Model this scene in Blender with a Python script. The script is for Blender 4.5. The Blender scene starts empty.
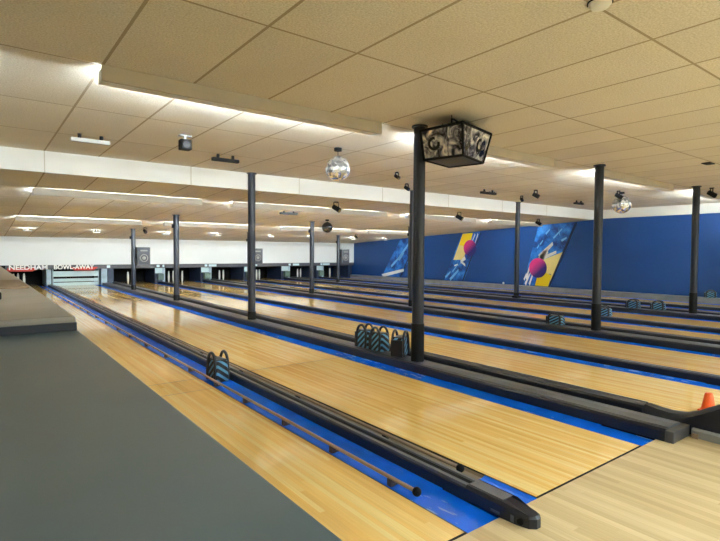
import bpy, bmesh, math, random
from mathutils import Vector, Matrix
random.seed(7)
scene = bpy.context.scene
C = scene.collection
PI = math.pi

# ------------------------------------------------------------------ helpers
def tag(o, label=None, cat=None, group=None, kind=None):
    if label: o['label'] = label
    if cat: o['category'] = cat
    if group: o['group'] = group
    if kind: o['kind'] = kind
    return o

def empty(name, loc, label, cat, group=None):
    o = bpy.data.objects.new(name, None)
    o.empty_display_size = .1
    C.objects.link(o)
    o.location = loc
    return tag(o, label, cat, group)

def obj(name, bm, mat, parent=None, smooth=False, loc=None, rot=None):
    me = bpy.data.meshes.new(name)
    bmesh.ops.recalc_face_normals(bm, faces=bm.faces)
    bm.to_mesh(me); bm.free()
    if smooth:
        for p in me.polygons: p.use_smooth = True
        try: me.set_sharp_from_angle(angle=math.radians(40))
        except Exception: pass
    me.materials.append(mat)
    o = bpy.data.objects.new(name, me)
    C.objects.link(o)
    if parent: o.parent = parent
    if loc is not None: o.location = loc
    if rot is not None: o.rotation_euler = rot
    return o

def B():
    return bmesh.new()

def box(bm, x0, x1, y0, y1, z0, z1, bev=0):
    vs = [bm.verts.new((x, y, z)) for x in (x0, x1) for y in (y0, y1) for z in (z0, z1)]
    fs = [(0,1,3,2),(4,6,7,5),(0,4,5,1),(2,3,7,6),(0,2,6,4),(1,5,7,3)]
    faces = [bm.faces.new([vs[i] for i in f]) for f in fs]
    if bev:
        es = list({e for f in faces for e in f.edges})
        bmesh.ops.bevel(bm, geom=es, offset=bev, segments=2, affect='EDGES', profile=.6)
    return bm

def hexa(bm, bot, top):
    n = len(bot)
    vb = [bm.verts.new(p) for p in bot]; vt = [bm.verts.new(p) for p in top]
    bm.faces.new(vb[::-1]); bm.faces.new(vt)
    for i in range(n):
        bm.faces.new((vb[i], vb[(i+1)%n], vt[(i+1)%n], vt[i]))
    return bm

def cyl(bm, p0, p1, r, seg=16, r2=None, caps=True):
    p0, p1 = Vector(p0), Vector(p1)
    d = (p1-p0).normalized()
    a = d.orthogonal().normalized(); b = d.cross(a)
    r2 = r if r2 is None else r2
    A = [bm.verts.new(p0+(a*math.cos(2*PI*i/seg)+b*math.sin(2*PI*i/seg))*r) for i in range(seg)]
    D = [bm.verts.new(p1+(a*math.cos(2*PI*i/seg)+b*math.sin(2*PI*i/seg))*r2) for i in range(seg)]
    for i in range(seg):
        bm.faces.new((A[i], A[(i+1)%seg], D[(i+1)%seg], D[i]))
    if caps:
        bm.faces.new(A[::-1]); bm.faces.new(D)
    return bm

def tube(bm, pts, r, seg=8):
    pts = [Vector(p) for p in pts]
    rings = []
    prev = None
    for i, p in enumerate(pts):
        d = (pts[min(i+1, len(pts)-1)]-pts[max(i-1, 0)]).normalized()
        if prev is None: a = d.orthogonal().normalized()
        else: a = (prev-d*prev.dot(d)).normalized()
        prev = a; b = d.cross(a)
        rings.append([bm.verts.new(p+(a*math.cos(2*PI*k/seg)+b*math.sin(2*PI*k/seg))*r) for k in range(seg)])
    for i in range(len(rings)-1):
        for k in range(seg):
            bm.faces.new((rings[i][k], rings[i][(k+1)%seg], rings[i+1][(k+1)%seg], rings[i+1][k]))
    bm.faces.new(rings[0][::-1]); bm.faces.new(rings[-1])
    return bm

def lathe(bm, prof, seg=20, cx=0, cy=0):
    rings = [[bm.verts.new((cx+r*math.cos(2*PI*k/seg), cy+r*math.sin(2*PI*k/seg), z)) for k in range(seg)] for r, z in prof]
    for i in range(len(rings)-1):
        for k in range(seg):
            bm.faces.new((rings[i][k], rings[i][(k+1)%seg], rings[i+1][(k+1)%seg], rings[i+1][k]))
    bm.faces.new(rings[0][::-1]); bm.faces.new(rings[-1])
    return bm

def sphere(bm, c, r, u=24, v=14):
    bmesh.ops.create_uvsphere(bm, u_segments=u, v_segments=v, radius=r, matrix=Matrix.Translation(c))
    return bm

def extrude_y(bm, prof, y0, y1):
    """closed profile [(x,z)] extruded along y"""
    return hexa(bm, [(x, y0, z) for x, z in prof], [(x, y1, z) for x, z in prof])

# ------------------------------------------------------------------ materials
def mat_base(name):
    m = bpy.data.materials.new(name); m.use_nodes = True
    nt = m.node_tree
    bs = nt.nodes['Principled BSDF']
    return m, nt, bs

def lin(r, g, b):
    f = lambda c: ((c/255+.055)/1.055)**2.4 if c/255 > .04045 else c/255/12.92
    return (f(r), f(g), f(b), 1)

def plain(name, col, rough=.5, metal=0, noise=.0, scale=8, spec=.5, coat=0):
    m, nt, bs = mat_base(name)
    bs.inputs['Roughness'].default_value = rough
    bs.inputs['Metallic'].default_value = metal
    bs.inputs['Specular IOR Level'].default_value = spec
    bs.inputs['Coat Weight'].default_value = coat
    if noise:
        tc = nt.nodes.new('ShaderNodeTexCoord')
        n = nt.nodes.new('ShaderNodeTexNoise'); n.inputs['Scale'].default_value = scale
        n.inputs['Detail'].default_value = 5
        nt.links.new(tc.outputs['Object'], n.inputs['Vector'])
        r = nt.nodes.new('ShaderNodeValToRGB')
        r.color_ramp.elements[0].position = .3; r.color_ramp.elements[1].position = .7
        r.color_ramp.elements[0].color = tuple(c*(1-noise) for c in col[:3])+(1,)
        r.color_ramp.elements[1].color = tuple(min(1, c*(1+noise)) for c in col[:3])+(1,)
        nt.links.new(n.outputs['Fac'], r.inputs['Fac'])
        nt.links.new(r.outputs['Color'], bs.inputs['Base Color'])
    else:
        bs.inputs['Base Color'].default_value = col
    return m

def emit(name, col, strength):
    m, nt, bs = mat_base(name)
    bs.inputs['Base Color'].default_value = (.8, .8, .8, 1)
    bs.inputs['Emission Color'].default_value = col
    bs.inputs['Emission Strength'].default_value = strength
    return m

def math_node(nt, op, a, b=None, c=None):
    n = nt.nodes.new('ShaderNodeMath'); n.operation = op
    for i, v in enumerate((a, b, c)):
        if v is None: continue
        if isinstance(v, (int, float)): n.inputs[i].default_value = v
        else: nt.links.new(v, n.inputs[i])
    return n.outputs[0]

def mixc(nt, fac, a, b, mode='MIX'):
    n = nt.nodes.new('ShaderNodeMix'); n.data_type = 'RGBA'; n.blend_type = mode
    for sock, v in ((n.inputs[0], fac), (n.inputs[6], a), (n.inputs[7], b)):
        if isinstance(v, (int, float)): sock.default_value = v
        elif isinstance(v, tuple): sock.default_value = v
        else: nt.links.new(v, sock)
    return n.outputs[2]

def wood(name, c_dark, c_mid, c_light, board=.027, length=1.6, rough=.16, coat=.3):
    """narrow boards along Y, each board its own tone, with grain streaks"""
    m, nt, bs = mat_base(name)
    tc = nt.nodes.new('ShaderNodeTexCoord')
    sep = nt.nodes.new('ShaderNodeSeparateXYZ'); nt.links.new(tc.outputs['Object'], sep.inputs[0])
    bi = math_node(nt, 'FLOOR', math_node(nt, 'DIVIDE', sep.outputs[0], board))
    wn = nt.nodes.new('ShaderNodeTexWhiteNoise'); wn.noise_dimensions = '1D'
    nt.links.new(bi, wn.inputs['W'])
    off = math_node(nt, 'MULTIPLY', wn.outputs['Value'], 7.3)
    seg = math_node(nt, 'FLOOR', math_node(nt, 'DIVIDE', math_node(nt, 'ADD', sep.outputs[1], off), length))
    comb = nt.nodes.new('ShaderNodeCombineXYZ')
    nt.links.new(bi, comb.inputs[0]); nt.links.new(seg, comb.inputs[1])
    wn2 = nt.nodes.new('ShaderNodeTexWhiteNoise'); wn2.noise_dimensions = '2D'
    nt.links.new(comb.outputs[0], wn2.inputs['Vector'])
    ramp = nt.nodes.new('ShaderNodeValToRGB')
    e = ramp.color_ramp.elements
    e[0].position = 0; e[0].color = c_dark; e[1].position = 1; e[1].color = c_light
    k = e.new(.5); k.color = c_mid
    nt.links.new(wn2.outputs['Value'], ramp.inputs['Fac'])
    mp = nt.nodes.new('ShaderNodeMapping'); mp.inputs['Scale'].default_value = (90, 2.2, 20)
    nt.links.new(tc.outputs['Object'], mp.inputs['Vector'])
    n = nt.nodes.new('ShaderNodeTexNoise'); n.inputs['Scale'].default_value = 1; n.inputs['Detail'].default_value = 4
    nt.links.new(mp.outputs[0], n.inputs['Vector'])
    g = nt.nodes.new('ShaderNodeValToRGB')
    g.color_ramp.elements[0].position = .25; g.color_ramp.elements[0].color = (.87, .84, .79, 1)
    g.color_ramp.elements[1].position = .7; g.color_ramp.elements[1].color = (1.06, 1.05, 1.03, 1)
    nt.links.new(n.outputs['Fac'], g.inputs['Fac'])
    col = mixc(nt, .8, ramp.outputs[0], g.outputs[0], 'MULTIPLY')
    n2 = nt.nodes.new('ShaderNodeTexNoise'); n2.inputs['Scale'].default_value = 1.3; n2.inputs['Detail'].default_value = 3
    nt.links.new(tc.outputs['Object'], n2.inputs['Vector'])
    g2 = nt.nodes.new('ShaderNodeValToRGB')
    g2.color_ramp.elements[0].position = .3; g2.color_ramp.elements[0].color = (.9, .87, .82, 1)
    g2.color_ramp.elements[1].position = .7; g2.color_ramp.elements[1].color = (1.03, 1.03, 1.03, 1)
    nt.links.new(n2.outputs['Fac'], g2.inputs['Fac'])
    col = mixc(nt, .6, col, g2.outputs[0], 'MULTIPLY')
    # fine seam between boards
    fr = math_node(nt, 'FRACT', math_node(nt, 'DIVIDE', sep.outputs[0], board))
    sm = math_node(nt, 'LESS_THAN', fr, .05)
    col = mixc(nt, math_node(nt, 'MULTIPLY', sm, .15), col, (.25, .14, .05, 1))
    nt.links.new(col, bs.inputs['Base Color'])
    rr = math_node(nt, 'MULTIPLY_ADD', n2.outputs['Fac'], .03, rough-.015)
    nt.links.new(rr, bs.inputs['Roughness'])
    bs.inputs['Coat Weight'].default_value = coat
    bs.inputs['Coat Roughness'].default_value = .06
    return m

def tile_ceiling(name):
    m, nt, bs = mat_base(name)
    tc = nt.nodes.new('ShaderNodeTexCoord')
    sep = nt.nodes.new('ShaderNodeSeparateXYZ'); nt.links.new(tc.outputs['Object'], sep.inputs[0])
    fx = math_node(nt, 'FRACT', math_node(nt, 'DIVIDE', math_node(nt, 'ADD', sep.outputs[0], 5.85-.405+.0105), .585))
    fy = math_node(nt, 'FRACT', math_node(nt, 'DIVIDE', math_node(nt, 'ADD', sep.outputs[1], 11.7+.02+.008), 1.17))
    s = math_node(nt, 'MAXIMUM', math_node(nt, 'LESS_THAN', fx, .032), math_node(nt, 'LESS_THAN', fy, .0135))
    n = nt.nodes.new('ShaderNodeTexNoise'); n.inputs['Scale'].default_value = 95; n.inputs['Detail'].default_value = 3
    nt.links.new(tc.outputs['Object'], n.inputs['Vector'])
    n3 = nt.nodes.new('ShaderNodeTexNoise'); n3.inputs['Scale'].default_value = 1.7; n3.inputs['Detail'].default_value = 3
    nt.links.new(tc.outputs['Object'], n3.inputs['Vector'])
    ramp = nt.nodes.new('ShaderNodeValToRGB')
    ramp.color_ramp.elements[0].position = .3; ramp.color_ramp.elements[0].color = TILE_D
    ramp.color_ramp.elements[1].position = .66; ramp.color_ramp.elements[1].color = TILE_L
    nt.links.new(n.outputs['Fac'], ramp.inputs['Fac'])
    # each tile a touch different
    comb = nt.nodes.new('ShaderNodeCombineXYZ')
    nt.links.new(math_node(nt, 'FLOOR', math_node(nt, 'DIVIDE', math_node(nt, 'ADD', sep.outputs[0], 5.4555), .585)), comb.inputs[0])
    nt.links.new(math_node(nt, 'FLOOR', math_node(nt, 'DIVIDE', math_node(nt, 'ADD', sep.outputs[1], 11.728), 1.17)), comb.inputs[1])
    wn = nt.nodes.new('ShaderNodeTexWhiteNoise'); wn.noise_dimensions = '2D'
    nt.links.new(comb.outputs[0], wn.inputs['Vector'])
    v = math_node(nt, 'MULTIPLY_ADD', wn.outputs['Value'], .10, .93)
    v = math_node(nt, 'MULTIPLY', v, math_node(nt, 'MULTIPLY_ADD', n3.outputs['Fac'], .16, .92))
    vc = nt.nodes.new('ShaderNodeCombineColor')
    for i in range(3): nt.links.new(v, vc.inputs[i])
    col = mixc(nt, 1.0, ramp.outputs[0], vc.outputs[0], 'MULTIPLY')
    col = mixc(nt, math_node(nt, 'MULTIPLY', s, .75), col, SEAM)
    nt.links.new(col, bs.inputs['Base Color'])
    bs.inputs['Roughness'].default_value = .9
    bs.inputs['Specular IOR Level'].default_value = .15
    bp = nt.nodes.new('ShaderNodeBump'); bp.inputs['Strength'].default_value = .25; bp.inputs['Distance'].default_value = .01
    h = math_node(nt, 'SUBTRACT', n.outputs['Fac'], math_node(nt, 'MULTIPLY', s, 1.2))
    nt.links.new(h, bp.inputs['Height']); nt.links.new(bp.outputs[0], bs.inputs['Normal'])
    return m

TILE_D = lin(200, 192, 174); TILE_L = lin(231, 224, 209); SEAM = lin(146, 128, 96)
M = {}
M['tile'] = tile_ceiling('ceiling_tile')
M['lane'] = wood('lane_maple', lin(242, 193, 106), lin(252, 210, 127), lin(255, 227, 152), length=2.2, rough=.085, coat=.0)
M['approach'] = wood('approach_maple', lin(204, 178, 132), lin(216, 193, 148), lin(227, 206, 165), board=.04, length=1.3, rough=.34, coat=.08)
def streaked(name):
    """blue gutter lining with pale streaks running along the lane"""
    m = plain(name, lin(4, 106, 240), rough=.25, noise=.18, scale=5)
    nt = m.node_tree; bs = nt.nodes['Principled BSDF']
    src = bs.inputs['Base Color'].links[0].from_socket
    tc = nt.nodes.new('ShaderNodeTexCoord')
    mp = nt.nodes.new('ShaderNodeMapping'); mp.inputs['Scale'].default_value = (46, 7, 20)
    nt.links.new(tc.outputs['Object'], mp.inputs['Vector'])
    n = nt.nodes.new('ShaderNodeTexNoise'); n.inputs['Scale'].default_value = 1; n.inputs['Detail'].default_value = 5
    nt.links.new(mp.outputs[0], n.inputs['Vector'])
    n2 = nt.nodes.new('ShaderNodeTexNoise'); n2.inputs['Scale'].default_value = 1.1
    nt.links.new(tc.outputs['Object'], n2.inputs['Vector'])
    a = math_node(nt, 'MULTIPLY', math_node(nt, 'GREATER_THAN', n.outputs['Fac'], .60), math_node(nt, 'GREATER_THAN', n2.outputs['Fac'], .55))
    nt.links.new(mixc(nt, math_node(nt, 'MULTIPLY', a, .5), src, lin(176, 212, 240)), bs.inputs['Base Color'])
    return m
M['blue'] = streaked('blue_gutter')
M['gutgrey'] = plain('worn_gutter_liner', lin(118, 104, 84), rough=.4, noise=.2, scale=9)
M['black'] = plain('black_plastic', lin(24, 27, 36), rough=.35, noise=.15, scale=12)
M['cap'] = plain('grey_capping', lin(92, 95, 102), rough=.32, noise=.2, scale=7)
M['endblock'] = plain('dark_grey_block', lin(70, 70, 72), rough=.4, noise=.2, scale=9)
M['track'] = plain('grey_track', lin(84, 86, 92), rough=.3, noise=.2, scale=6)
M['dark'] = plain('dark_recess', lin(12, 12, 14), rough=.7, spec=.2)
M['rod'] = plain('bumper_tube', lin(158, 138, 116), rough=.35, noise=.12, scale=3)
M['pillar'] = plain('pillar_paint', lin(26, 31, 44), rough=.45, noise=.15, scale=6)
M['pillarbase'] = plain('pillar_wrap', lin(8, 7, 8), spec=.25, rough=.6, noise=.3, scale=9)
M['white'] = plain('white_paint', lin(222, 221, 216), rough=.6, noise=.03, scale=2)
M['mask'] = plain('masking_white', lin(238, 240, 238), rough=.55, noise=.02, scale=1.5)
M['baffle'] = plain('baffle_paint', lin(190, 182, 168), rough=.6, noise=.05, scale=5)
M['bluewall'] = plain('blue_wall_paint', lin(10, 62, 126), rough=.5, noise=.05, scale=1.2)
M['grey'] = plain('ledge_grey_paint', lin(80, 97, 105), rough=.32, spec=.8, noise=.13, scale=2.2)
M['greyraised'] = plain('ledge_far_paint', lin(150, 144, 134), rough=.4, noise=.16, scale=2.5)
M['brownboard'] = plain('brown_board', lin(138, 116, 92), rough=.5, noise=.15, scale=4)
M['wallpaint'] = plain('room_paint', lin(205, 190, 160), rough=.8, noise=.05, scale=1.5)
M['sub'] = plain('sub_floor', lin(60, 54, 48), rough=.8, noise=.1)
M['curb'] = plain('curb_grey', lin(124, 124, 122), rough=.5, noise=.15, scale=4)
M['tube'] = emit('fluorescent_tube', (.82, .94, 1, 1), 165)
M['fill_panel'] = emit('added_fill_emission', (.72, .90, 1, 1), 34)  # emission for the added fill panels behind the camera
M['pindeck_lamp'] = emit('small_lamp', (.8, .93, 1, 1), 170)
M['ice'] = plain('pale_blue_board', lin(205, 228, 232), rough=.3, noise=.06, scale=4)
M['icewall'] = plain('pale_blue_panel', lin(176, 198, 210), rough=.4, noise=.15, scale=6)
M['navy'] = plain('navy_panel', lin(44, 58, 84), rough=.45, noise=.2, scale=6)
M['teal'] = plain('green_grey_box', lin(104, 126, 116), rough=.5, noise=.2, scale=8)
M['pin'] = plain('pin_white', lin(240, 238, 230), rough=.25)
M['red'] = plain('sign_red', lin(200, 52, 40), rough=.5)
M['signdark'] = plain('sign_dark', lin(78, 78, 84), rough=.5, noise=.1)
M['signtext'] = plain('sign_white', lin(246, 244, 238), rough=.5)
M['orange'] = plain('cone_orange', lin(240, 96, 28), rough=.45)
M['metal'] = plain('grey_metal', lin(150, 150, 150), rough=.35, metal=.6)
M['silverbar'] = plain('silver_bar', lin(176, 176, 174), rough=.4)
M['speakerbox'] = plain('speaker_grey', lin(66, 66, 70), rough=.6, noise=.1)
M['cone'] = plain('speaker_cone', lin(118, 116, 112), rough=.5)
M['lens'] = plain('glass_lens', lin(36, 38, 44), rough=.08, coat=1)

def stripes(name):
    m, nt, bs = mat_base(name)
    tc = nt.nodes.new('ShaderNodeTexCoord')
    sep = nt.nodes.new('ShaderNodeSeparateXYZ'); nt.links.new(tc.outputs['Object'], sep.inputs[0])
    d = math_node(nt, 'ADD', math_node(nt, 'MULTIPLY_ADD', sep.outputs[0], .8, sep.outputs[1]), sep.outputs[2])
    f = math_node(nt, 'FRACT', math_node(nt, 'DIVIDE', d, .066))
    s = math_node(nt, 'LESS_THAN', f, .42)
    col = mixc(nt, s, lin(10, 12, 24), lin(92, 156, 196))
    nt.links.new(col, bs.inputs['Base Color'])
    bs.inputs['Roughness'].default_value = .5
    return m
M['stripes'] = stripes('blue_black_stripes')

def mirrorball(name):
    m, nt, bs = mat_base(name)
    tc = nt.nodes.new('ShaderNodeTexCoord')
    v = nt.nodes.new('ShaderNodeTexVoronoi'); v.inputs['Scale'].default_value = 26
    nt.links.new(tc.outputs['Object'], v.inputs['Vector'])
    r = nt.nodes.new('ShaderNodeValToRGB')
    r.color_ramp.elements[0].position = .25; r.color_ramp.elements[0].color = (.30, .31, .33, 1)
    r.color_ramp.elements[1].position = .7; r.color_ramp.elements[1].color = (.95, .96, .97, 1)  # facet reflections painted as random light and dark tones
    sp = nt.nodes.new('ShaderNodeSeparateColor'); nt.links.new(v.outputs['Color'], sp.inputs[0])
    nt.links.new(sp.outputs[0], r.inputs['Fac']); nt.links.new(r.outputs['Color'], bs.inputs['Base Color'])
    bs.inputs['Metallic'].default_value = .8; bs.inputs['Roughness'].default_value = .16
    return m
M['mirror'] = mirrorball('mirror_facets')
M['mirrordark'] = plain('dark_mirror_facets', lin(70, 70, 74), rough=.2, metal=.9)

def mottled(name):
    m, nt, bs = mat_base(name)
    tc = nt.nodes.new('ShaderNodeTexCoord')
    v = nt.nodes.new('ShaderNodeTexNoise'); v.inputs['Scale'].default_value = 11
    v.inputs['Detail'].default_value = 5; v.inputs['Distortion'].default_value = 1.2
    nt.links.new(tc.outputs['Object'], v.inputs['Vector'])
    r = nt.nodes.new('ShaderNodeValToRGB')
    r.color_ramp.elements[0].position = .36; r.color_ramp.elements[0].color = lin(24, 22, 28)
    r.color_ramp.elements[1].position = .68; r.color_ramp.elements[1].color = lin(236, 230, 218)
    k = r.color_ramp.elements.new(.46); k.color = lin(104, 102, 110)
    k = r.color_ramp.elements.new(.56); k.color = lin(176, 174, 176)
    nt.links.new(v.outputs['Fac'], r.inputs['Fac']); nt.links.new(r.outputs['Color'], bs.inputs['Base Color'])
    bs.inputs['Metallic'].default_value = .1; bs.inputs['Roughness'].default_value = .15
    return m
M['mottled'] = mottled('patterned_light_pane')

def mural_bg(name):
    m, nt, bs = mat_base(name)
    tc = nt.nodes.new('ShaderNodeTexCoord')
    n = nt.nodes.new('ShaderNodeTexNoise'); n.inputs['Scale'].default_value = 3.2; n.inputs['Detail'].default_value = 6
    n.inputs['Roughness'].default_value = .62
    nt.links.new(tc.outputs['Object'], n.inputs['Vector'])
    r = nt.nodes.new('ShaderNodeValToRGB'); e = r.color_ramp.elements
    e[0].position = .38; e[0].color = lin(14, 52, 122)
    e[1].position = .78; e[1].color = lin(214, 232, 248)
    k = e.new(.52); k.color = lin(26, 108, 200)
    k = e.new(.66); k.color = lin(70, 150, 226)
    nt.links.new(n.outputs['Fac'], r.inputs['Fac']); nt.links.new(r.outputs['Color'], bs.inputs['Base Color'])
    bs.inputs['Roughness'].default_value = .45
    return m
M['mural'] = mural_bg('mural_blue_print')
M['muralyel'] = plain('mural_bright_yellow', lin(244, 214, 20), rough=.45)
M['muralpale'] = plain('mural_pale_yellow', lin(240, 224, 150), rough=.45, noise=.05, scale=5)
M['muralwhite'] = plain('mural_white', lin(240, 240, 240), rough=.45)
M['muralcyan'] = plain('mural_light_blue', lin(120, 184, 236), rough=.45)
M['muraledge'] = plain('mural_edge_navy', lin(16, 36, 76), rough=.5)
def ballpaint(name):
    m, nt, bs = mat_base(name)
    tc = nt.nodes.new('ShaderNodeTexCoord')
    sep = nt.nodes.new('ShaderNodeSeparateXYZ'); nt.links.new(tc.outputs['Object'], sep.inputs[0])
    d = math_node(nt, 'MULTIPLY_ADD', sep.outputs[2], 1.1, math_node(nt, 'MULTIPLY_ADD', sep.outputs[1], .9, .52))
    r = nt.nodes.new('ShaderNodeValToRGB'); e = r.color_ramp.elements
    e[0].position = .35; e[0].color = lin(40, 30, 110); e[1].position = .75; e[1].color = lin(206, 50, 130)
    nt.links.new(d, r.inputs['Fac']); nt.links.new(r.outputs['Color'], bs.inputs['Base Color'])
    bs.inputs['Roughness'].default_value = .4
    return m
M['muralball'] = ballpaint('mural_ball_print')

# ------------------------------------------------------------------ layout numbers (metres; y runs down the lanes, 0 at the foul line)
P = 3.3329                       # pitch of a pair of lanes
XW = 11.5                        # blue wall on the right
YB = 16.9                        # front of the pin area
ZC = 2.306
YR = 5.83                        # ceiling step
def zc2(y): return 2.05-.047*(y-YR)
XL, YF, YE = -5.0, -8.0, 19.0
lanes = {1: (-1.524, -.474), 2: (0, 1.05)}
for n in range(3, 9):
    b = (n-2)//2*P+(1.7975 if n % 2 else 0)
    lanes[n] = (b, b+1.05)
lane_words = {
 1: 'first', 2: 'second', 3: 'third', 4: 'fourth', 5: 'fifth', 6: 'sixth', 7: 'seventh', 8: 'eighth'}

# ------------------------------------------------------------------ the room
def struct(name, bm, m):
    return tag(obj(name, bm, m), kind='structure')
bm = B(); box(bm, XL, XW, YF, 0, -.12, 0); struct('floor', bm, M['approach'])
bm = B(); box(bm, XL, XW, 0, YE, -.2, -.12); struct('floor', bm, M['sub'])
bm = B(); box(bm, XL, XW+.1, YF, YR, ZC, ZC+.1); struct('ceiling', bm, M['tile'])
bm = B()
hexa(bm, [(XL, YR, zc2(YR)), (XW+.1, YR, zc2(YR)), (XW+.1, YE, zc2(YE)), (XL, YE, zc2(YE))],
     [(XL, YR, ZC+.1), (XW+.1, YR, ZC+.1), (XW+.1, YE, ZC+.1), (XL, YE, ZC+.1)])
struct('ceiling', bm, M['tile'])
bm = B(); box(bm, XL, XW, YR-.012, YR-.001, zc2(YR), ZC-.001); struct('trim_1', bm, M['white'])
bm = B(); box(bm, XW-.012, XW-.001, YF, YR-.013, 2.07, ZC-.001); struct('trim_2', bm, M['white'])
bm = B(); box(bm, XW, XW+.1, YF, YE, -.2, ZC); struct('wall_right', bm, M['bluewall'])
bm = B(); box(bm, XL-.1, XL, YF, YE, -.2, ZC+.1); struct('wall_left', bm, M['wallpaint'])
bm = B(); box(bm, XL, XW, YF-.1, YF, -.2, ZC+.1); struct('wall_front', bm, M['wallpaint'])
bm = B(); box(bm, XL, XW, YE, YE+.1, -.2, ZC+.1); struct('wall_back', bm, M['dark'])
bm = B(); box(bm, XL, XW-.002, YB, YB+.08, .665, zc2(YB+.08)-.002); struct('wall_masking', bm, M['mask'])
# vertical joints of the tall trim panels on the ceiling step
bm = B()
for x in (-1.35, .405, 2.16, 3.915, 5.67, 7.425, 9.18):
    box(bm, x-.006, x+.006, YR-.015, YR-.0125, zc2(YR)+.002, ZC-.004)
tag(obj('trim_3', bm, M['baffle']), kind='structure')
# low curb at the foot of the blue wall
bm = B(); box(bm, 11.25, XW-.03, .012, YB-.05, -.118, .128, .01)
tag(obj('curb', bm, M['curb']), 'low grey curb along the foot of the blue wall', 'curb')

# ------------------------------------------------------------------ lanes
def gutter_prof(x0, x1):
    return [(x0, -.003), (x0+.025, -.009), ((x0+x1)/2, -.013), (x1-.025, -.009), (x1, -.002), (x1, -.116), (x0, -.116)]
def make_lane(n, label):
    x0, x1 = lanes[n]
    t = empty('bowling_lane', ((x0+x1)/2, 0, -.12), label, 'bowling lane', 'bowling lanes')
    cx = (x0+x1)/2
    def P_(name, bm, m):
        o = obj(name, bm, m, t); o.location = (-cx, 0, .12); return o
    bm = B(); box(bm, x0+.009, x1-.009, .012, YB+1.4, -.118, 0)
    P_('lane_bed', bm, M['lane'])
    bm = B(); box(bm, x0+.009, x1-.009, 0.001, .012, -.118, .0006); P_('foul_line', bm, M['dark'])
    bm = B()
    box(bm, x0, x0+.009, .001, YB+.9, -.118, -.002); box(bm, x1-.009, x1, .001, YB+.9, -.118, -.002)
    P_('edge_strip', bm, M['dark'])
    # far splice where the front boards end
    bm = B(); box(bm, x0+.009, x1-.009, 3.04, 3.048, -.02, .0006); P_('splice', bm, M['brownboard'])
    if n == 1:
        bm = B(); box(bm, x0+.009, x1-.009, 2.66, 2.666, -.02, .0006); P_('splice', bm, M['brownboard'])
    # gutters
    wl = .17; wr = .20 if n == 1 else .17
    if n != 1:
        if n == 2:
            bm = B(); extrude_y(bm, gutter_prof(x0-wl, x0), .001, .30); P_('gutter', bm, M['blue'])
            bm = B(); extrude_y(bm, [(x0-wl, .0), (x0-.1, -.012), (x0-.012, -.016), (x0, -.004), (x0, -.116), (x0-wl, -.116)], .30, YB+.6)
            g = P_('gutter', bm, M['gutgrey']); g['label'] = 'worn grey brown gutter channel'
        else:
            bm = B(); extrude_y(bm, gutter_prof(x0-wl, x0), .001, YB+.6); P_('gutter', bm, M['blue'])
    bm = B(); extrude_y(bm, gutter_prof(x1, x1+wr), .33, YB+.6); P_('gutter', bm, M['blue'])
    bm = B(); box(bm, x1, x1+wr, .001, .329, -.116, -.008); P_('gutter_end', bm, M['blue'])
    return t
make_lane(1, 'first bowling lane from the left, a wood strip between grey ledge and blue gutter')
make_lane(2, 'second bowling lane from the left, broad glossy wood lane in the foreground')
make_lane(3, 'third bowling lane, just beyond the striped bags, with the orange cone at its near end')
make_lane(4, 'fourth bowling lane from the left, wood with blue gutter beyond the cone lane')
make_lane(5, 'fifth bowling lane from the left, just behind the middle row of pillars')
make_lane(6, 'sixth bowling lane from the left, before the third row of pillars')
make_lane(7, 'seventh bowling lane from the left, behind the third row of pillars')
make_lane(8, 'eighth and last bowling lane, along the curb of the blue wall')

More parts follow.
